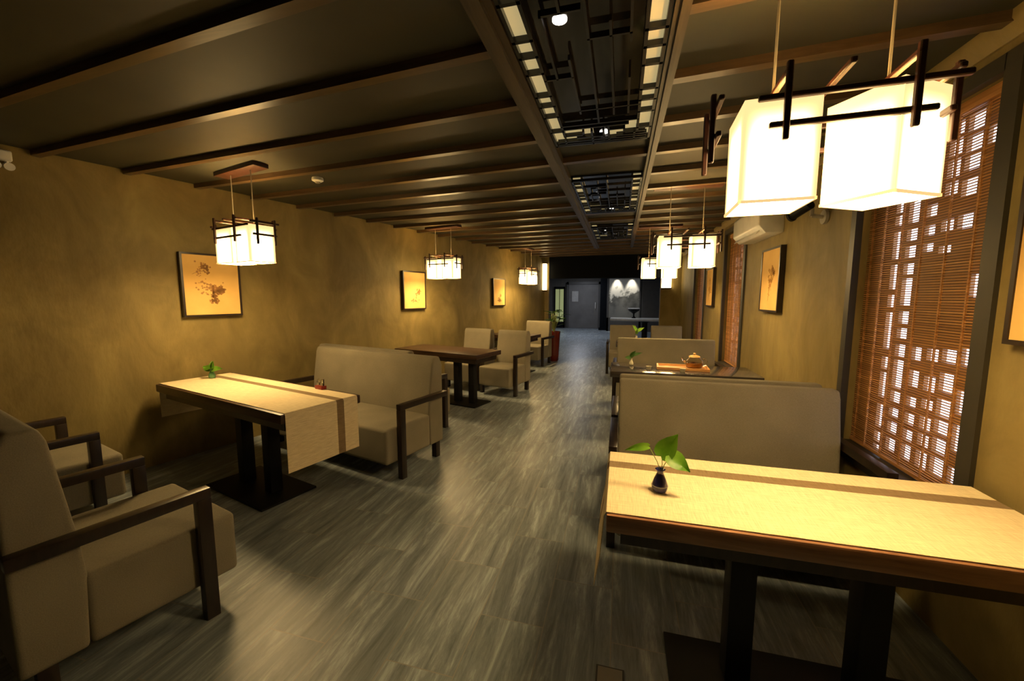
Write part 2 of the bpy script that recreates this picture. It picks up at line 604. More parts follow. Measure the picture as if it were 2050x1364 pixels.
# mural with ink mountains, wall spots above
t = thing('landscape_mural', 'spotlit pale mural of ink mountains at the far end of the hall', 'mural', (0.13, 18.2, 0))
MB().b2((-0.64, -0.02, -0.9), (0.64, 0.02, 0.8)).build('picture_panel', M['mural'], t, (0, 0, 1.50), smooth=False)
fr = MB()
fr.b2((-0.72, -0.05, 0.0), (-0.64, 0.06, 2.44)).b2((0.64, -0.05, 0.0), (0.70, 0.06, 2.44)).b2((-0.72, -0.05, 2.30), (0.70, 0.06, 2.44)).b2((-0.72, -0.05, 0.0), (0.70, 0.06, 0.6))
fr.build('frame', M['far_grey'], t, smooth=False)
t = tag(MB().b2((0.86, 18.15, 0), (1.80, 18.25, 2.36)).b2((0.90, 18.13, 0.06), (1.76, 18.16, 2.30)).build('hall_screen', M['far_grey'], smooth=False),
        'plain dark grey screen standing right of the ink mountain mural', 'screen')

for i, x in enumerate((-0.17, 0.44)):
    sp = thing('downlight', ['small ceiling downlight over the left of the mountain mural', 'small ceiling downlight over the right of the mountain mural'][i], 'downlight', (x, 17.92, 2.66), 0, 'downlights over the mural')
    MB().lathe([(0.05, -0.02), (0.05, 0.0)], seg=16).build('ring', M['white'], sp)
    MB().lathe([(0.035, -0.024), (0.035, -0.021)], seg=16).build('lens', emit('downlight_lens', (1, 0.9, 0.75), 8.0), sp)
    ld = bpy.data.lights.new('mural_spot', 'SPOT')
    ld.energy = 75
    ld.spot_size = math.radians(46)
    ld.spot_blend = 0.7
    ld.color = (1.0, 0.92, 0.78)
    ld.shadow_soft_size = 0.03
    lo = bpy.data.objects.new('mural_spot', ld)
    lo.location = (x, 17.90, 2.62)
    lo.rotation_euler = (math.radians(16), 0, 0)
    COL.objects.link(lo)
# cool hall light
for p, e in (((-1.6, 15.6, 2.55), 34), ((-1.7, 18.0, 2.55), 18), ((0.3, 13.2, 2.55), 12)):
    ld = bpy.data.lights.new('hall_light', 'AREA')
    ld.energy = e
    ld.size = 0.35
    ld.color = (0.86, 0.90, 1.0)
    lo = bpy.data.objects.new('hall_light', ld)
    lo.location = p
    COL.objects.link(lo)

# ------------------------------------------------------------------ ceiling beams, channel and lattice panels
XL0, XL1, XR0, XR1 = -0.55, -0.45, 0.15, 0.205
PANELS = [(0.75, 2.78), (3.62, 5.02), (6.02, 7.30)]
Y_TRIM = 8.45
ti = 3
SK = -0.085


def ybeam(k, x):
    return 1.70 + 0.489 * k + SK * (x + 0.55)


def strip(mb, k, x0, x1, wd=0.052):
    y0, y1 = ybeam(k, x0), ybeam(k, x1)
    z0, z1 = Z_BEAM, Z_BOARD + 0.004
    h = wd / 2
    v = [(x0, y0 - h, z0), (x1, y1 - h, z0), (x1, y1 + h, z0), (x0, y0 + h, z0), (x0, y0 - h, z1), (x1, y1 - h, z1), (x1, y1 + h, z1), (x0, y0 + h, z1)]
    mb.poly(v, [(0, 1, 2, 3), (4, 5, 6, 7), (0, 1, 5, 4), (1, 2, 6, 5), (2, 3, 7, 6), (3, 0, 4, 7)])


for k in range(-5, 18):
    yb = ybeam(k, -0.16)
    # meet the slanted left wall
    xw = None
    x = -0.6
    while x > -5.5:
        v = -x * CB + ybeam(k, x) * SB
        if v > V_WALL - 0.004:
            break
        xw = x
        x -= 0.005
    mb = MB()
    if yb > Y_END - 0.06:
        continue
    if yb < Y_TRIM:
        strip(mb, k, xw, XL0 + 0.01)
        if not any(a - 0.06 < yb < b + 0.06 for a, b in PANELS):
            strip(mb, k, XL1 - 0.01, XR0 + 0.01)
        strip(mb, k, XR1 - 0.01, X_WALL - 0.03)
    else:
        strip(mb, k, xw, X_WALL - 0.03)
    struct(mb.build('trim_%d' % ti, M['beam'], smooth=False))
    ti += 1

# long trims either side of the channel, stepped profile
struct(MB().b2((XL0, -1.85, 2.49), (XL1, Y_TRIM, Z_BOARD)).b2((XL0 + 0.03, -1.85, 2.472), (XL1 - 0.03, Y_TRIM, 2.492)).build('trim_%d' % ti, M['trim'], smooth=False)); ti += 1
struct(MB().b2((XR0, -1.85, 2.485), (XR1, Y_TRIM, Z_BOARD)).b2((XR0 + 0.02, -1.85, 2.47), (XR1 - 0.02, Y_TRIM, 2.487)).build('trim_%d' % ti, M['trim'], smooth=False)); ti += 1


def lattice_panel(y0, y1, label, seed, sparse):
    rnd = random.Random(seed)
    cx = (XL1 + XR0) / 2
    t = thing('ceiling_lattice_panel', label, 'ceiling panel', (cx, y0, Z_BOARD), 0, 'ceiling lattice panels')
    hw = (XR0 - XL1) / 2 - 0.004
    Ln = y1 - y0
    MB().b2((-hw, 0, -0.012), (hw, Ln, -0.002)).build('smoked_mirror', M['mirror'], t, smooth=False)
    bw = 0.062
    # backlit cream borders
    for s in (-1, 1):
        a, b = sorted((s * (hw - 0.012), s * (hw - 0.012 - bw)))
        MB().b2((a, 0.02, -0.022), (b, Ln - 0.03, -0.013)).build('light_strip', M['cream_panel'], t, smooth=False)
    for s in (-1, 1):
        a, b = sorted((s * (hw - 0.07), s * 0.045))
        MB().b2((a, Ln - 0.23, -0.022), (b, Ln - 0.035, -0.013)).build('light_strip', M['cream_panel'], t, smooth=False)
    lt = MB()
    z0, z1 = -0.05, -0.028
    r = 0.006

    def bar(xa, ya, xb, yb, w_=0.012):
        lt.b2((min(xa, xb) - w_ / 2, min(ya, yb) - w_ / 2, z0), (max(xa, xb) + w_ / 2, max(ya, yb) + w_ / 2, z1))
    # outer frame and inner line
    xi = hw - 0.012 - bw - 0.006
    for s in (-1, 1):
        bar(s * (hw - 0.008), 0.008, s * (hw - 0.008), Ln - 0.008, 0.014)
        bar(s * xi, 0.02, s * xi, Ln - 0.16, 0.014)
    bar(-hw + 0.01, 0.008, hw - 0.01, 0.008, 0.016)
    bar(-hw + 0.01, Ln - 0.008, hw - 0.01, Ln - 0.008, 0.02)
    # cross bars over the cream borders
    for s in (-1, 1):
        y = 0.1 + 0.05 * (s > 0)
        i = 0
        while y < Ln - 0.16:
            bar(s * xi, y, s * (hw - 0.01), y, 0.017)
            y += (0.13, 0.21, 0.11)[i % 3]
            i += 1
    # fret end
    for (xa, ya, xb, yb) in [(-xi, -0.16, -0.10, -0.16), (-0.10, -0.16, -0.10, -0.20), (-0.14, -0.12, 0.02, -0.12), (-0.22, -0.10, -0.22, -0.03),
                             (-0.05, -0.20, -0.05, 0.0), (0.05, -0.25, 0.05, -0.02), (0.02, -0.20, 0.02, -0.06), (0.05, -0.20, 0.14, -0.20), (0.14, -0.20, 0.14, -0.14),
                             (0.14, -0.14, xi + 0.04, -0.14), (0.10, -0.10, xi + 0.05, -0.10), (0.2, -0.14, 0.2, -0.04), (-xi - 0.05, -0.07, xi + 0.05, -0.07),
                             (-xi - 0.05, -0.035, xi + 0.05, -0.035), (-xi, -0.26, 0.16, -0.26), (-xi, -0.31, xi, -0.31)]:
        bar(xa, Ln + ya, xb, Ln + yb)
    # inner fret field
    for x, a, b in ((-0.16, 0.45, 0.70), (-0.09, 0.2, 0.45), (-0.09, 0.62, 0.92), (0.0, 0.02, 1.0), (0.085, 0.5, 0.95), (0.16, 0.35, 0.58), (0.16, 0.74, 0.95)):
        bar(x, a * (Ln - 0.32), x, b * (Ln - 0.32), 0.010)
    for y, a, b in ((0.2, -xi, 0.0), (0.36, -0.09, 0.0), (0.36, 0.0, xi), (0.45, -0.16, -0.02), (0.55, 0.0, 0.16), (0.70, -xi, -0.09), (0.9, -0.09, xi)):
        bar(a, y * (Ln - 0.32), b, y * (Ln - 0.32), 0.010)
    lt.build('lattice', M['black'], t, smooth=False)
    # added glowing discs, standing in for bright mirror reflections between the lattice bars
    for (x, y) in ((0.02, Ln - 0.09), (-0.10, 0.42 * Ln)):
        MB().lathe([(0.028, -0.018), (0.028, -0.012)], (x, y, 0), 14).build('glint_disc', emit('panel_glint', (1.0, 0.93, 0.84), 5.0), t)
    return t


lattice_panel(*PANELS[0], 'black fretwork lattice panel with cream lit edges nearest the camera in the ceiling channel', 1, 0)
lattice_panel(*PANELS[1], 'middle black fretwork lattice panel in the ceiling channel', 2, 1)
lattice_panel(*PANELS[2], 'farthest black fretwork lattice panel in the ceiling channel', 3, 2)

# ------------------------------------------------------------------ windows and bamboo blinds
COLS = [
    ((2.745, 2.815), [(1.966, 2.026), (1.897, 1.955), (1.714, 1.867), (1.545, 1.682), (1.443, 1.511), (1.202, 1.417), (1.085, 1.154), (0.916, 1.064), (0.737, 0.876), (0.647, 0.71), (0.60, 0.63)]),
    ((2.627, 2.707), [(1.895, 2.016), (1.799, 1.863), (1.712, 1.776), (1.623, 1.679), (1.454, 1.6), (1.356, 1.421), (1.273, 1.33), (1.174, 1.24), (0.997, 1.153), (0.913, 0.979), (0.831, 0.881), (0.737, 0.803), (0.63, 0.71)]),
    ((2.504, 2.576), [(2.157, 2.21), (2.078, 2.138), (2.0, 2.062), (1.898, 1.96), (1.808, 1.858), (1.729, 1.768), (1.173, 1.24), (1.03, 1.12), (0.922, 0.977), (0.825, 0.888), (0.737, 0.8), (0.63, 0.715)]),
    ((2.39, 2.466), [(2.248, 2.306), (2.16, 2.232), (2.061, 2.14), (1.98, 2.04), (1.809, 1.868), (1.71, 1.745), (1.183, 1.245), (1.03, 1.11), (0.937, 0.99), (0.832, 0.9), (0.744, 0.812), (0.63, 0.722)]),
    ((2.283, 2.367), [(2.234, 2.308), (2.148, 2.216), (2.064, 2.133), (1.95, 2.03), (1.808, 1.872), (1.19, 1.254), (1.05, 1.14), (0.93, 1.02), (0.845, 0.912), (0.75, 0.828), (0.64, 0.728)]),
    ((2.215, 2.26), [(2.147, 2.219), (1.5, 1.6), (1.19, 1.273), (0.97, 1.08), (0.794, 0.92), (0.64, 0.72)]),
]


def window(i, a, b, label, mirror=False):
    fr = MB()
    x0, x1 = X_WALL - 0.018, X_WALL + 0.02
    fw = 0.07
    fr.b2((x0, a - fw, ZW0 - 0.06), (x1, a + 0.004, ZW1 + 0.06)).b2((x0, b - 0.004, ZW0 - 0.06), (x1, b + 0.05, ZW1 + 0.06))
    fr.b2((x0, a, ZW1 - 0.004), (x1, b, ZW1 + 0.06))
    fr.b2((x0 - 0.01, a, ZW0 - 0.06), (X_WALL + 0.12, b, ZW0 + 0.025))
    w_ = struct(fr.build('window_%d' % i, M['grey_trim'], smooth=False))
    # daylit glass
    MB().b2((X_WALL + 0.125, a, ZW0), (X_WALL + 0.14, b, ZW1)).build('pane', M['daylight'], w_, smooth=False)
    # irregular lattice in front of the glass
    lt = MB()
    lx0, lx1 = X_WALL + 0.092, X_WALL + 0.112
    off = a - 2.05
    cols = COLS
    if i == 2:
        cols = [((p, q), c[::-1]) for (p, q), c in COLS]
    prev = b
    for (p, q), cells in cols:
        p, q = p + off, q + off
        if prev - q > 0.001:
            lt.b2((lx0, q, ZW0 + 0.02), (lx1, prev, ZW1))
        zs = sorted(cells)
        z = ZW0 + 0.02
        for c0, c1 in zs:
            if c0 > z:
                lt.b2((lx0, p, z), (lx1, q, c0))
            z = c1
        lt.b2((lx0, p, z), (lx1, q, ZW1))
        prev = p
    if prev - a > 0.001:
        lt.b2((lx0, a, ZW0 + 0.02), (lx1, prev, ZW1))
    lt.build('lattice', M['lattice'], w_, smooth=False)
    # bamboo blind
    t = thing('bamboo_blind', label, 'blind', (X_WALL + 0.055, (a + b) / 2, ZW1), 0, 'bamboo blinds on the right wall')
    hw = (b - a) / 2 - 0.012
    sl = MB()
    pitch = 0.0125
    n = int((ZW1 - ZW0 - 0.09) / pitch)
    for k in range(n):
        z = -0.05 - pitch * (k + 0.5)
        h = 0.0054
        sl.b2((-0.0015, -hw, z - h / 2), (0.0015, hw, z + h / 2))
    sl.build('slats', M['bamboo'], t, smooth=False)
    st = MB()
    for f in (-0.92, -0.68, -0.35, 0.0, 0.35, 0.68, 0.92):
        st.b2((-0.004, f * hw - 0.004, -0.05 - pitch * n), (0.004, f * hw + 0.004, -0.03))
    st.build('cord', M['bamboo'], t, smooth=False)
    MB().b2((-0.016, -hw, -0.05), (0.016, hw, -0.004), 0.004).build('head_rail', M['bamboo'], t)
    MB().b2((-0.007, -hw, -0.05 - pitch * n - 0.018), (0.007, hw, -0.05 - pitch * n), 0.003).build('bottom_rail', M['bamboo'], t)


window(1, *WINS[0], 'big bamboo blind on the window beside the near right table')
window(2, *WINS[1], 'bamboo blind on the second window, beside the teapot table')
window(3, *WINS[2], 'bamboo blind on the farthest window of the right wall')


# ------------------------------------------------------------------ pictures
def picture(name_label, loc, rz, wd, ht, style, group):
    """hangs with its back at local y=0, faces local -y"""
    t = thing('framed_picture', name_label, 'picture', loc, rz, group)
    f = 0.018
    dp = 0.045
    fr = MB()
    fr.b2((-wd / 2, -dp, -ht / 2), (-wd / 2 + f, 0, ht / 2)).b2((wd / 2 - f, -dp, -ht / 2), (wd / 2, 0, ht / 2))
    fr.b2((-wd / 2 + f, -dp, -ht / 2), (wd / 2 - f, 0, -ht / 2 + f)).b2((-wd / 2 + f, -dp, ht / 2 - f), (wd / 2 - f, 0, ht / 2))
    fr.build('frame', M['picture_frame'], t, smooth=False)
    iw, ih = wd / 2 - f, ht / 2 - f
    cv = MB().b2((-iw, -dp + 0.006, -ih), (iw, -0.004, ih))
    rnd = random.Random(style * 11 + 3)
    yk = -dp + 0.0052

    def stroke(p, q, w0, mi=1):
        p, q = Vector((p[0], yk, p[1])), Vector((q[0], yk, q[1]))
        d_ = (q - p)
        n_ = Vector((-d_.z, 0, d_.x)).normalized() * w0 / 2
        e = Vector((0, -0.0006, 0))
        vs = [p + n_, p - n_, q - n_, q + n_]
        cv.poly(vs + [v + e for v in vs], [(0, 1, 2, 3), (4, 5, 6, 7), (0, 1, 5, 4), (1, 2, 6, 5), (2, 3, 7, 6), (3, 0, 4, 7)], mi)

    def dot(x, z, r_, mi=2):
        cv.tube((x, yk, z), (x, yk - 0.0008, z), r_, seg=7, mi=mi)

    def branch(x, z, ang, ln, wd_, depth):
        q = (x + math.cos(ang) * ln, z + math.sin(ang) * ln)
        if abs(q[0]) > iw - 0.012 or abs(q[1]) > ih - 0.02:
            return
        stroke((x, z), q, wd_)
        if depth:
            for k in range(2):
                branch(q[0], q[1], ang + rnd.uniform(-0.75, 0.75), ln * rnd.uniform(0.65, 0.95), wd_ * 0.75, depth - 1)
        for k in range(2):
            a_, r_ = rnd.uniform(0, 6.28), rnd.uniform(0, 0.018)
            bx, bz = q[0] + math.cos(a_) * r_, q[1] + math.sin(a_) * r_
            if abs(bx) < iw - 0.012 and abs(bz) < ih - 0.012:
                dot(bx, bz, rnd.uniform(0.005, 0.011))
    if style == 1:
        branch(-0.12, 0.02, 0.1, 0.05, 0.004, 5)
        branch(-0.08, -0.02, -0.2, 0.05, 0.004, 5)
        branch(-0.16, 0.10, 0.5, 0.045, 0.003, 4)
        for k in range(26):
            dot(rnd.gauss(-0.02, 0.06), rnd.gauss(-0.03, 0.035), rnd.uniform(0.004, 0.012))
        for k in range(12):
            dot(rnd.gauss(-0.1, 0.04), rnd.gauss(0.12, 0.05), rnd.uniform(0.004, 0.009))
    elif style == 2:
        for k in range(40):
            dot(rnd.gauss(0.09, 0.02), rnd.gauss(-0.03, 0.025), rnd.uniform(0.006, 0.012), 1)
        for k in range(26):
            dot(rnd.gauss(-0.02, 0.05), rnd.gauss(-0.16, 0.012), rnd.uniform(0.006, 0.011))
        branch(0.02, -0.15, 1.3, 0.04, 0.003, 2)
    elif style == 3:
        for k in range(60):
            dot(rnd.gauss(0.01, 0.035), rnd.gauss(-0.17, 0.02), rnd.uniform(0.006, 0.014), 1)
        branch(0.0, -0.15, 1.5, 0.04, 0.003, 3)
    else:
        branch(-0.02, -0.2, 1.3, 0.07, 0.005, 4)
        branch(0.05, -0.1, 1.9, 0.06, 0.004, 4)
    cv.build('painting', [M['paper'], M['ink'], M['blossom']] if style < 4 else [M['paper'], M['faint_ink'], M['faint_ink']], t, smooth=False)
    return t


gL, gR = 'framed pictures on the left wall', 'framed pictures on the right wall'
aL = PI / 2 - BL                      # faces into the room from the left wall
for (u, z, wd, ht, st, lb) in ((1.965, 1.613, 0.50, 0.595, 1, 'framed blossom branch picture on the left wall behind the nearest left pendant lamp'),
                               (4.74, 1.603, 0.50, 0.59, 2, 'framed picture with a dark blot, middle of three on the left wall'),
                               (7.29, 1.60, 0.49, 0.575, 3, 'smallest-looking framed picture on the left wall, nearest the far hall')):
    picture(lb, LP(u, V_WALL - 0.003, z), aL, wd, ht, st, gL)
aR = -PI / 2
for (y, z, st, lb) in ((1.63, 1.63, 4, 'framed picture cut off by the right edge, beside the near window'),
                       (4.34, 1.66, 5, 'framed faint branch picture on the right wall between the first two windows'),
                       (7.02, 1.65, 6, 'narrow-looking framed picture on the right wall between the second and third windows')):
    picture(lb, (X_WALL - 0.003, y, z), aR, 0.49, 0.60, st, gR)


# ------------------------------------------------------------------ seats
def seat_unit(kind, label, cat, loc, rz, W, group, H=0.93):
    """local: rear at y=0, faces -y, centred on x"""
    t = thing(kind, label, cat, loc, rz, group)
    aw = 0.05
    hx = W / 2 - aw - 0.004
    MB().b2((-hx, -0.715, 0.145), (hx, -0.187, 0.44), 0.028, 4).build('seat', M['fabric'], t)
    MB().prism_x([(-0.004, 0.145), (-0.185, 0.145), (-0.20, 0.44), (-0.185, 0.62), (-0.14, H - 0.05), (-0.12, H), (-0.04, H), (-0.004, H - 0.08)], -hx, hx, 0.022, 4).build('backrest', M['fabric'], t)
    for s in (-1, 1):
        xa, xb = sorted((s * W / 2, s * (W / 2 - aw)))
        MB().b2((xa, -0.60, 0.582), (xb, 0.0, 0.630), 0.005).build('armrest', M['arm'], t)
        MB().b2((xa, -0.60, 0.0), (xb, -0.545, 0.582), 0.004).build('leg', M['arm'], t)
        xa, xb = sorted((s * (hx - 0.01), s * (hx - 0.065)))
        MB().b2((xa, -0.10, 0.0), (xb, -0.045, 0.16), 0.004).build('leg', M['arm'], t)
    return t


g1 = 'upholstered armchairs on the left'
A0 = -BL                              # left things facing the camera end
A1 = PI - BL


def left_seat(kind, label, cat, v0, v1, rear_u, facing_far, group, H=0.93):
    return seat_unit(kind, label, cat, LP(rear_u, (v0 + v1) / 2), A1 if facing_far else A0, v1 - v0, group, H)


left_seat('armchair', 'taupe armchair with dark wooden arms nearest the camera at the lower left', 'armchair', 2.07, 2.84, 0.245, True, g1, 1.04)
left_seat('armchair', 'taupe armchair by the left wall just beyond the nearest armchair', 'armchair', 3.56, 4.28, 0.27, True, g1, 0.97)
left_seat('sofa', 'taupe two-seat sofa facing the camera behind the near left runner table', 'sofa', 2.335, 4.12, 2.90, False, 'upholstered sofas on the left', 0.955)
left_seat('sofa', 'taupe sofa turned away, mostly hidden behind the near left sofa', 'sofa', 2.86, 4.40, 2.96, True, 'upholstered sofas on the left', 0.945)
left_seat('armchair', 'taupe armchair facing the camera on the aisle side of the bare dark table', 'armchair', 2.85, 3.50, 5.76, False, g1, 0.96)
left_seat('armchair', 'taupe armchair facing the camera on the wall side of the bare dark table', 'armchair', 3.56, 4.21, 5.80, False, g1, 0.96)
left_seat('armchair', 'farthest taupe armchair on the left, beside the tall red vase', 'armchair', 3.62, 4.32, 8.36, False, g1, 0.96)

seat_unit('sofa', 'taupe sofa facing the camera behind the near right runner table', 'sofa', (0.655, 2.93, 0), 0, 1.40, 'upholstered sofas on the right', 0.935)
seat_unit('sofa', 'taupe sofa turned away with its back against the near right sofa', 'sofa', (0.655, 2.99, 0), PI, 1.40, 'upholstered sofas on the right', 0.925)
seat_unit('sofa', 'taupe sofa facing the camera behind the table with the teapot', 'sofa', (0.60, 5.92, 0), 0, 1.36, 'upholstered sofas on the right', 0.93)
seat_unit('armchair', 'taupe armchair farthest back on the right, aisle side', 'armchair', (0.06, 8.55, 0), 0, 0.62, 'far armchairs on the right', 0.93)
seat_unit('armchair', 'taupe armchair farthest back on the right, window side', 'armchair', (0.89, 8.55, 0), 0, 0.68, 'far armchairs on the right', 0.93)


# ------------------------------------------------------------------ tables
def table(label, loc, rz, Ln, Wd, ped, base, mat_top, group='pedestal dining tables'):
    """local x along the length; ped = list of (x,y); base = (x0,y0,x1,y1)"""
    t = thing('dining_table', label, 'table', loc, rz, group)
    MB().b2((-Ln / 2, -Wd / 2, 0.685), (Ln / 2, Wd / 2, 0.75), 0.008).build('tabletop', mat_top, t)
    MB().b2((-Ln / 2 + 0.05, -Wd / 2 + 0.05, 0.62), (Ln / 2 - 0.05, Wd / 2 - 0.05, 0.685)).build('apron', M['arm'], t, smooth=False)
    for (x, y) in ped:
        MB().b2((x - 0.045, y - 0.045, 0.016), (x + 0.045, y + 0.045, 0.62), 0.006).build('pedestal', M['black_metal'], t)
    MB().b2((base[0], base[1], 0), (base[2], base[3], 0.016), 0.004).build('base_plate', M['black_metal'], t)
    return t


def runner(label, loc, rz, xa, xb, y0, y1, s0, s1, drop_a, drop_b, curl=0.0):
    """cloth along local x from xa to xb on z = 0.75 with drops over both ends"""
    t = thing('table_runner', label, 'table runner', loc, rz, 'beige linen table runners')
    z = 0.7515
    e = 0.006
    pts = []
    if drop_a:
        pts += [(xa - e - curl, z - drop_a), (xa - e - curl * 0.4, z - drop_a * 0.6), (xa - e, z - 0.012)]
    pts += [(xa, z)]
    n = 12
    pts += [(xa + (xb - xa) * k / n, z + 0.0006 * (k % 2)) for k in range(1, n)]
    pts += [(xb, z)]
    if drop_b:
        pts += [(xb + e, z - 0.012), (xb + e, z - drop_b)]

    def sheet(ya, yb, lift, th, name, mat):
        vs, fs = [], []
        # outward offset
        for i, (x, zz) in enumerate(pts):
            a = Vector(pts[max(i - 1, 0)])
            b = Vector(pts[min(i + 1, len(pts) - 1)])
            d_ = (b - a).normalized()
            nx, nz = -d_.y, d_.x
            for yy in (ya, yb):
                vs.append((x + nx * lift, yy, zz + nz * lift))
                vs.append((x + nx * (lift + th), yy, zz + nz * (lift + th)))
        for i in range(len(pts) - 1):
            a, b = 4 * i, 4 * i + 4
            fs += [(a + 1, a + 3, b + 3, b + 1), (a, b, b + 2, a + 2), (a, a + 1, b + 1, b), (a + 2, b + 2, b + 3, a + 3)]
        fs += [(0, 2, 3, 1)]
        l_ = 4 * (len(pts) - 1)
        fs += [(l_, l_ + 1, l_ + 3, l_ + 2)]
        return MB().poly(vs, fs).build(name, mat, t)
    sheet(y0, s0, 0, 0.003, 'cloth', M['linen'])
    sheet(s0, s1, 0, 0.003, 'stripe', M['stripe'])
    sheet(s1, y1, 0, 0.003, 'cloth', M['linen'])
    return t


# near left table: v 2.50..4.36, u 1.44..2.05   (local x = -v, y = u)
def lframe(v, u):
    return LP(u, v), -BL


loc, rz = lframe(3.43, 1.745)
table('dark walnut table with beige runner at the left, between armchairs and sofa', loc, rz, 1.84, 0.62,
      [(0.38, -0.085), (0.01, -0.085)], (-0.19, -0.30, 0.60, 0.12), M['table_dark'])
runner('beige runner with brown stripe hanging over the aisle end of the near left table', loc, rz, -0.92, 0.92, -0.285, 0.275, 0.095, 0.155, 0.30, 0.40)
loc, rz = lframe(3.65, 4.54)
table('bare dark walnut table in front of two armchairs along the left wall', loc, rz, 1.46, 0.62, [(0.45, 0), (0.19, 0)], (-0.2, -0.2, 0.62, 0.2), M['table_dark'])
loc, rz = lframe(3.95, 7.05)
table('far left table mostly hidden behind the aisle armchair', loc, rz, 0.95, 0.6, [(0.2, 0), (-0.2, 0)], (-0.4, -0.2, 0.4, 0.2), M['table_dark'])

table('dark walnut table with beige runner filling the lower right', (0.665, 1.645, 0), 0, 1.385, 0.59,
      [(-0.19, -0.03), (0.23, -0.03)], (-0.44, -0.22, 0.45, 0.11), M['table'])
runner('beige runner with brown stripe laid along the near right table', (0.665, 1.645, 0), 0, -0.6925, 0.6925, -0.283, 0.285, 0.105, 0.172, 0.28, 0.0, 0.03)
table('glossy dark table with a teapot and tray on the right', (0.615, 4.44, 0), 0, 1.40, 0.58, [(-0.22, 0), (0.22, 0)], (-0.44, -0.2, 0.44, 0.2), M['gloss_top'])
table('far right table almost hidden behind the second right sofa', (0.62, 7.0, 0), 0, 1.36, 0.58, [(-0.22, 0), (0.22, 0)], (-0.44, -0.2, 0.44, 0.2), M['gloss_top'])

# pale topped counter in the hall
t = thing('pedestal_counter', 'pale-topped pedestal counter in front of the mountain mural', 'counter', (0.47, 14.0, 0))
MB().b2((-0.80, -0.3, 0.70), (0.80, 0.3, 0.80), 0.03, 3).build('countertop', M['stone_top'], t)
MB().lathe([(0.22, 0), (0.22, 0.03), (0.09, 0.06), (0.09, 0.64), (0.2, 0.70)], (0.32, 0, 0)).build('pedestal', M['black_metal'], t)
t = thing('footed_bowl', 'dark footed bowl with pale rim on the pale-topped counter', 'bowl', (0.43, 13.95, 0.80))
MB().lathe([(0.07, 0), (0.07, 0.02), (0.025, 0.06), (0.025, 0.14), (0.05, 0.17), (0.16, 0.24), (0.19, 0.31), (0.17, 0.31), (0.14, 0.25), (0.02, 0.20)]).build('bowl', M['black_metal'], t)
MB().lathe([(0.19, 0.305), (0.195, 0.315), (0.19, 0.335), (0.165, 0.335), (0.165, 0.31)]).build('rim', M['white'], t)


# ------------------------------------------------------------------ pendant lamps
def pendant(label, loc, rz, shades, group, half=0.28, depth=0.135, zc=Z_BOARD, zb=1.78, canopy=0.6, ends=None):
    """loc: below the middle, z ignored. shades: list of (x, y, rot, side_x, side_y)"""
    t = thing('pendant_lamp', label, 'pendant lamp', (loc[0], loc[1], zb), rz, group)
    top = zc - zb
    MB().b2((-canopy / 2, -0.06, top - 0.035), (canopy / 2, 0.06, top - 0.002), 0.004).build('canopy', M['frame_wood'], t)
    hs = 0.29
    for (x, y, r, sx, sy) in shades:
        sh = MB()
        th = 0.004
        a, b = sx / 2, sy / 2
        sh.b2((-a, -b, 0), (a, -b + th, hs)).b2((-a, b - th, 0), (a, b, hs)).b2((-a, -b + th, 0), (-a + th, b - th, hs)).b2((a - th, -b + th, 0), (a, b - th, hs))
        so = sh.build('shade', M['shade'], t, (x, y, 0), r, smooth=False)
        MB().b2((-a + 0.006, -b + 0.006, 0.012), (a - 0.006, b - 0.006, 0.016)).build('diffuser', M['diffuser'], so, smooth=False)
        rm = MB()
        for ss in (-1, 1):
            rm.box((0, ss * (b - 0.001), 0.002), (sx + 0.004, 0.006, 0.008)).box((ss * (a - 0.001), 0, 0.002), (0.006, sy + 0.004, 0.008))
        rm.build('hem', M['hem'], so, smooth=False)
        # cord and socket cap
        c = MB().tube((x, y, hs - 0.02), (x, y, top - 0.03), 0.004, seg=8)
        c.build('cord', M['cord'], t)
        k = MB().b2((x - a, y - 0.006, hs - 0.014), (x + a, y + 0.006, hs - 0.004)).tube((x, y, hs - 0.03), (x, y, hs + 0.02), 0.016)
        k.build('shade_spider', M['frame_wood'], t)
    bs = 0.016
    zl, zu = 0.20, 0.275
    ends = ends or (-half, half)

    def bar(p, q, name='frame_bar'):
        lo = [min(i, j) - bs / 2 for i, j in zip(p, q)]
        hi = [max(i, j) + bs / 2 for i, j in zip(p, q)]
        MB().b2(lo, hi, 0.003, 1).build(name, M['frame_wood'], t)
    vx = half * 0.50
    for s in (-1, 1):
        y = s * depth
        bar((-vx - 0.06, y, zu), (ends[1] if s < 0 else vx + 0.06, y, zu))
        bar((-vx - 0.03, y, zl), (vx + 0.045, y, zl))
        for x in (-vx, vx):
            bar((x, y + s * bs, zl - 0.04), (x, y + s * bs, zu + 0.075), 'upright')
        x = ends[0] if s < 0 else ends[1]
        bar((x, -depth + 0.03, zu + 0.03), (x, depth - 0.03, zu + 0.03))
        bar((x, -depth + 0.05, zl + 0.01), (x, depth - 0.05, zl + 0.01))
        for yy in (-depth * 0.5, depth * 0.5):
            bar((x + s * bs, yy, zl - 0.06), (x + s * bs, yy, zu + 0.05), 'upright')
    for x in (-vx, 0.0, vx):
        bar((x, -depth - bs, zu + 0.06), (x, depth + bs, zu + 0.06), 'crossbar')
    # cords that carry the frame
    for x, y in ((-half * 0.8, 0.0), (half * 0.8, 0.0)):
        pass
    return t


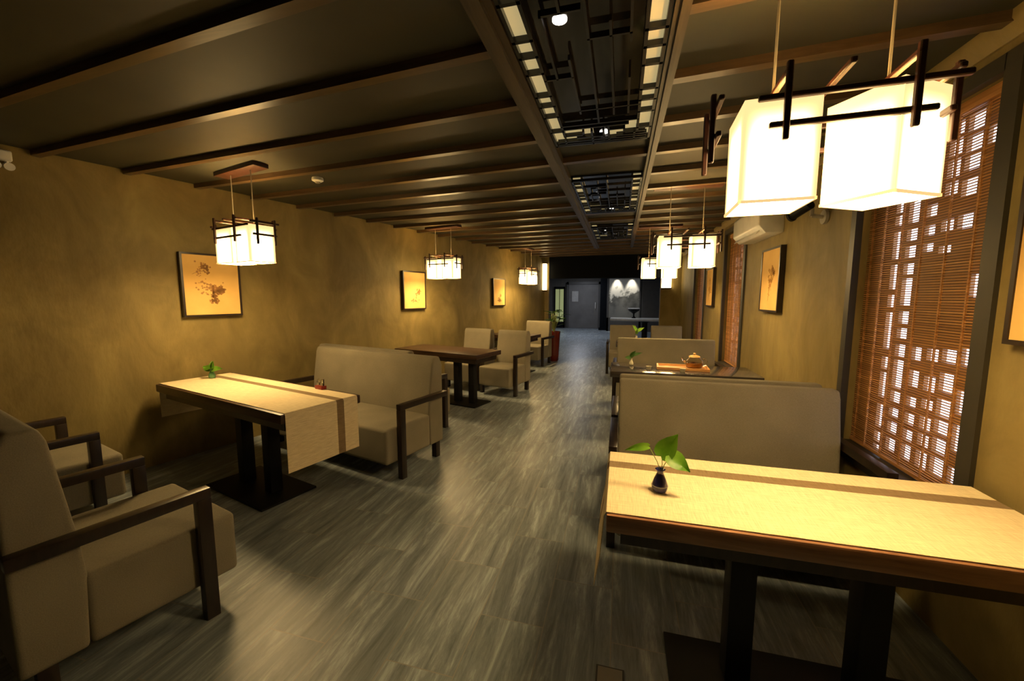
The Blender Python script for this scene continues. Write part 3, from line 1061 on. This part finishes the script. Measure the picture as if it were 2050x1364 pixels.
gp = 'pendant lamps with twin fabric shades'
two = [(-0.145, 0.0, 0.0, 0.20, 0.20), (0.145, 0.0, 0.0, 0.20, 0.20)]
pendant('large pendant lamp with two glowing box shades over the near right table', (0.575, 1.46), math.radians(-2.5),
        [(-0.140, 0.005, 0.0, 0.195, 0.215), (0.145, 0.0, math.radians(34), 0.185, 0.195)], gp, 0.285, 0.135, ends=(-0.30, 0.25))
pendant('nearest pendant lamp on the left, hanging over the runner table', LP(1.86, 3.60), -BL, [(-0.15, 0.0, 0.15, 0.2, 0.2), (0.15, 0, 0, 0.2, 0.2)], gp, 0.3)
pendant('second pendant lamp on the left, over the bare dark table', LP(4.78, 3.88), -BL, two, gp)
pendant('farthest pendant lamp along the left wall', LP(7.75, 3.98), -BL + PI / 2, two, gp)
pendant('pendant lamp over the teapot table on the right', (0.575, 4.15), 0, two, gp)
pendant('farthest pendant lamp on the right side', (0.53, 6.35), 0, two, gp)


# ------------------------------------------------------------------ wall sconces, detectors, air conditioner, cameras
def sconce(label, x, z0, z1, y=Y_END):
    t = thing('wall_sconce', label, 'wall lamp', (x, y, (z0 + z1) / 2), 0, 'tall sconces on the far piers')
    h = (z1 - z0) / 2
    MB().b2((-0.10, -0.02, -h - 0.03), (0.10, 0.0, h + 0.03), 0.004).build('back_plate', M['frame_wood'], t)
    MB().b2((-0.11, -0.13, -h), (0.11, -0.02, h), 0.02, 3).build('shade', M['sconce'], t)
    MB().b2((-0.12, -0.14, h), (0.12, -0.015, h + 0.02)).build('cap', M['frame_wood'], t, smooth=False)
    MB().b2((-0.12, -0.14, -h - 0.02), (0.12, -0.015, -h)).build('cap', M['frame_wood'], t, smooth=False)


sconce('tall lit sconce on the pier at the far left of the hall opening', -1.985, 1.68, 2.36)
sconce('tall lit sconce on the pier at the far right, below the far pendant', 1.05, 1.72, 2.36)

for i, (px, py, lb) in enumerate(((-2.61, 3.08, 'small round detector on the ceiling beside the near left pendant'),
                                  (-3.30, 5.45, 'small round detector on the ceiling beside the second left pendant'),
                                  (-2.35, 7.75, 'small round detector on the ceiling beside the farthest left pendant'))):
    t = thing('smoke_detector', lb, 'detector', (px, py, Z_BOARD), 0, 'ceiling detectors')
    MB().lathe([(0.045, 0), (0.048, -0.01), (0.048, -0.025), (0.03, -0.035)], seg=20).build('body', M['white'], t)
    MB().lathe([(0.022, -0.0345), (0.02, -0.045), (0.012, -0.048)], seg=16).build('sensor', M['cord'], t)

t = thing('air_conditioner', 'white wall air conditioner under the ceiling behind the big right pendant', 'air conditioner', (X_WALL, 4.62, 2.08), -PI / 2)
MB().prism_x([(0, 0), (0, 0.28), (-0.17, 0.28), (-0.21, 0.24), (-0.21, 0.07), (-0.15, 0.0)], -0.43, 0.43, 0.012, 3).build('body', M['white'], t)
MB().box((0, -0.185, 0.03), (0.74, 0.006, 0.075), 0.002, rx=-0.75).build('air_flap', M['white'], t)
MB().b2((-0.38, -0.13, 0.276), (0.38, -0.03, 0.284)).build('intake_grille', M['cord'], t, smooth=False)

t = thing('security_camera', 'small dark camera on a wall bracket right of the air conditioner', 'camera', (X_WALL, 3.42, 2.07), -PI / 2)
MB().lathe([(0.05, 0), (0.05, 0.02)], seg=18).build('wall_plate', M['cord'], t).rotation_euler = (PI / 2, 0, 0)
MB().tube((0, -0.02, 0), (0, -0.09, 0.015), 0.013).tube((0, -0.09, 0.01), (0, -0.09, 0.06), 0.013).build('bracket', M['cord'], t)
MB().tube((0.02, -0.11, 0.09), (-0.12, -0.17, 0.04), 0.034, 0.034, 16).tube((-0.12, -0.17, 0.04), (-0.135, -0.177, 0.035), 0.04, 0.04, 16).build('camera_body', M['black_metal'], t)

t = thing('emergency_light', 'small white fixture high on the left wall at the left edge', 'light fixture', LP(0.755, V_WALL - 0.002, 2.40), aL)
MB().b2((-0.055, -0.05, 0.03), (0.055, 0, 0.10), 0.012, 3).build('housing', M['white'], t)
for x in (-0.03, 0.03):
    MB().tube((x, -0.02, 0.0), (x, -0.085, -0.015), 0.022, 0.026, 18).tube((x, -0.02, 0.0), (x, -0.02, 0.05), 0.010).build('lamp_head', M['white'], t)


# ------------------------------------------------------------------ plants and small things on the tables
def leaf(mb, base, tip_dir, ln, wd, up=Vector((0, 0, 1)), droop=0.3, mi=0):
    """heart-shaped leaf blade"""
    d_ = Vector(tip_dir).normalized()
    side = d_.cross(up)
    if side.length < 0.1:
        side = Vector((1, 0, 0))
    side.normalize()
    nrm = side.cross(d_).normalized()
    rows = [(-0.06, 0.18), (0.02, 0.40), (0.15, 0.50), (0.32, 0.50), (0.5, 0.42), (0.68, 0.29), (0.84, 0.14), (1.0, 0.012)]
    vs, fs = [], []
    base = Vector(base)
    for s_, h in rows:
        c = base + d_ * (s_ * ln) - nrm * (droop * ln * s_ * s_)
        for f in (-1, -0.5, 0, 0.5, 1):
            back = 0.07 * ln * abs(f) if s_ < 0.05 else 0
            vs.append(c + side * (f * h * wd) + nrm * (abs(f) * 0.13 * wd) - d_ * back)
    for i in range(len(rows) - 1):
        for j in range(4):
            a = i * 5 + j
            fs.append((a, a + 1, a + 6, a + 5))
    t = bmesh.new()
    tv = [t.verts.new(v) for v in vs]
    for f in fs:
        t.faces.new([tv[i] for i in f])
    bmesh.ops.solidify(t, geom=list(t.faces), thickness=0.0008)
    mb._add(t, None, mi)


def vase_plant(label, loc, leaves, vase_mat, band, sc=1.0, lm='leaf'):
    t = thing('potted_pothos', label, 'plant', loc, 0, 'small vase plants on the tables')
    v = MB().lathe([(0.019 * sc, 0), (0.026 * sc, 0.004 * sc), (0.030 * sc, 0.018 * sc), (0.029 * sc, 0.03 * sc), (0.021 * sc, 0.052 * sc), (0.013 * sc, 0.070 * sc), (0.0125 * sc, 0.078 * sc), (0.019 * sc, 0.088 * sc), (0.016 * sc, 0.089 * sc), (0.010 * sc, 0.078 * sc)])
    v.build('vase', vase_mat, t)
    if band:
        MB().lathe([(0.0302 * sc, 0.024 * sc), (0.0306 * sc, 0.0255 * sc), (0.0300 * sc, 0.027 * sc)]).build('glaze_band', M['vase_band'], t)
    for (stem, dr, ln, wd, dp) in leaves:
        pts = [Vector((0.003, 0, 0.07)) * sc] + [Vector(p) for p in stem]
        MB().path(pts, 0.0016 * max(sc, 0.8), 6).build('stem', M['stem'], t)
        lm_ = MB()
        leaf(lm_, pts[-1], dr, ln, wd, droop=dp, up=Vector((0.05, -0.75, 0.65)))
        lm_.build('leaf', M[lm], t)
    return t


vase_plant('leafy pothos cutting in a dark blue vase on the near right table', (0.165, 1.570, 0.755),
           [([(0.006, 0.0, 0.11), (0.003, 0.0, 0.145)], (0.55, 0.0, 0.85), 0.105, 0.075, -0.05),
            ([(0.012, -0.01, 0.11), (0.030, -0.015, 0.148)], (0.75, -0.3, -0.45), 0.085, 0.07, 0.1),
            ([(-0.012, 0.0, 0.115), (-0.04, 0.0, 0.165), (-0.05, 0.0, 0.172)], (-1.0, 0.1, -0.20), 0.09, 0.032, 0.3)],
           M['vase_blue'], True)
p = LP(1.80, 4.20, 0.755)
vase_plant('small green plant in a glazed vase on the near left table', p,
           [([(0.0, 0, 0.09)], (0.5, -0.2, 0.7), 0.09, 0.07, 0.1), ([(-0.01, 0, 0.08)], (-0.8, -0.2, 0.35), 0.085, 0.065, 0.2),
            ([(0.012, 0, 0.08)], (0.9, 0.2, 0.2), 0.085, 0.06, 0.3), ([(0, -0.01, 0.08)], (0.1, -0.8, 0.3), 0.07, 0.06, 0.2), ([(0, 0.0, 0.09)], (-0.4, 0.4, 0.8), 0.08, 0.06, 0.1)],
           M['vase_green'], False, 0.95)
vase_plant('small sprig in a pale vase on the teapot table', (0.13, 4.55, 0.752),
           [([(0.0, 0, 0.10)], (0.4, -0.2, 0.6), 0.08, 0.05, 0.1), ([(0.012, 0, 0.11)], (0.9, 0, 0.35), 0.11, 0.04, 0.2), ([(-0.01, 0, 0.08)], (-0.8, 0, 0.1), 0.06, 0.05, 0.2)],
           M['vase_pale'], False, 0.8, 'leaf_dark')
vase_plant('tiny sprig in a pale vase on the far right table', (0.27, 7.0, 0.752),
           [([(0.0, 0, 0.14), (0.0, 0, 0.19)], (-0.5, -0.2, 0.7), 0.12, 0.06, 0.1), ([(0.012, 0, 0.14), (0.02, 0, 0.18)], (0.7, 0, 0.5), 0.12, 0.06, 0.2), ([(0.0, 0, 0.14)], (0.1, -0.4, 0.5), 0.1, 0.05, 0.1)],
           M['vase_pale'], False, 1.1)

# red condiment caddy on the near left table
t = thing('condiment_caddy', 'small red caddy with two glass bottles on the near left table', 'caddy', LP(2.015, 2.93, 0.755), -BL)
MB().b2((-0.045, -0.022, 0), (0.045, 0.022, 0.03), 0.005).build('tray', M['red'], t)
for x in (-0.02, 0.022):
    MB().lathe([(0.015, 0.03), (0.016, 0.04), (0.015, 0.06), (0.008, 0.072), (0.008, 0.08)], (x, 0, 0), 16).build('bottle', M['glass'], t)
MB().tube((0.04, 0, 0.03), (0.04, 0, 0.085), 0.004).build('handle', M['black_metal'], t)

# tray, teapot and cups
t = thing('serving_tray', 'orange wooden tray under the glass teapot', 'tray', (0.64, 4.46, 0.751), math.radians(-4))
tr = MB().b2((-0.25, -0.13, 0.0), (0.25, 0.13, 0.012), 0.004)
tr.b2((-0.25, -0.13, 0.012), (-0.235, 0.13, 0.028)).b2((0.235, -0.13, 0.012), (0.25, 0.13, 0.028)).b2((-0.235, -0.13, 0.012), (0.235, -0.115, 0.028)).b2((-0.235, 0.115, 0.012), (0.235, 0.13, 0.028))
tr.build('tray_body', M['tray'], t)
t = thing('teapot', 'round glass teapot of amber tea standing on the wooden tray', 'teapot', (0.755, 4.46, 0.7635))
MB().lathe([(0.055, 0), (0.075, 0.012), (0.088, 0.045), (0.082, 0.08), (0.055, 0.105), (0.05, 0.118), (0.046, 0.118), (0.051, 0.104), (0.077, 0.078), (0.083, 0.045), (0.070, 0.015), (0.02, 0.006)]).build('body', M['glass'], t)
MB().lathe([(0.05, 0.008), (0.068, 0.017), (0.079, 0.045), (0.078, 0.055)]).build('tea', M['tea'], t)
MB().lathe([(0.056, 0.119), (0.05, 0.128), (0.02, 0.138), (0.008, 0.141), (0.014, 0.152), (0.008, 0.16)]).build('lid', M['tray'], t)
MB().path([(-0.078, 0, 0.05), (-0.105, 0, 0.075), (-0.118, 0, 0.108)], 0.011).build('spout', M['glass'], t)
MB().path([(0.07, 0, 0.095), (0.105, 0, 0.1), (0.125, 0, 0.075), (0.115, 0, 0.04), (0.083, 0, 0.025)], 0.006).build('handle', M['glass'], t)
for i, (x, y, lb) in enumerate(((0.30, 4.33, 'small pale cup on the teapot table, left of the tray'), (0.62, 4.27, 'small pale cup at the front edge of the teapot table'))):
    tag(MB().lathe([(0.018, 0), (0.022, 0.004), (0.03, 0.035), (0.028, 0.035), (0.018, 0.006)], (0, 0, 0), 18).build('teacup', M['vase_pale'], None, (x, y, 0.7505)), lb, 'cup', 'teacups on the teapot table')

# tall red vase with a plant beside the far armchair
t = thing('floor_plant', 'leafy plant in a tall dark red vase beside the farthest left armchair', 'plant', (-1.50, 9.30, 0))
MB().lathe([(0.10, 0), (0.115, 0.02), (0.13, 0.3), (0.15, 0.62), (0.16, 0.70), (0.14, 0.70), (0.12, 0.55)], seg=24).build('vase', M['red_vase'], t)
rnd = random.Random(5)
lm = MB()
st = MB()
for k in range(34):
    a = rnd.uniform(0, 2 * PI)
    el = rnd.uniform(0.2, 1.3)
    r_ = rnd.uniform(0.08, 0.24)
    q = Vector((math.cos(a) * math.cos(el) * r_ * 1.1, math.sin(a) * math.cos(el) * r_, 0.78 + math.sin(el) * r_ * 2.0))
    st.path([Vector((0, 0, 0.66)), (q + Vector((0, 0, 0.66))) / 2 + Vector((0, 0, 0.08)), q], 0.004, 5)
    leaf(lm, q, (math.cos(a), math.sin(a), rnd.uniform(-0.3, 0.6)), rnd.uniform(0.12, 0.2), rnd.uniform(0.06, 0.1), droop=0.3)
lo = lm.build('foliage', M['leaf_dark'], t)
st.build('stems', M['stem'], t)

# floor outlet plate near the camera
t = thing('floor_outlet', 'small square outlet plate set in the floor at the bottom edge', 'floor outlet', (0.0, 1.47, 0))
MB().b2((-0.055, -0.055, 0.0005), (0.055, 0.055, 0.004), 0.001).build('rim', M['dark_gap'], t)
MB().b2((-0.048, -0.048, 0.004), (0.048, 0.048, 0.0055)).build('plate', M['socket'], t, smooth=False)

# ------------------------------------------------------------------ world and view
wd = bpy.data.worlds.new('world')
S.world = wd
wd.use_nodes = True
bg = wd.node_tree.nodes['Background']
bg.inputs[0].default_value = (0.6, 0.7, 1.0, 1)
bg.inputs[1].default_value = 0.3
S.view_settings.view_transform = 'Standard'
S.view_settings.look = 'None'
S.view_settings.exposure = 0.0
S.view_settings.gamma = 1.0
S.view_settings.use_curve_mapping = False
try:
    S.cycles.use_denoising = True
except Exception:
    pass
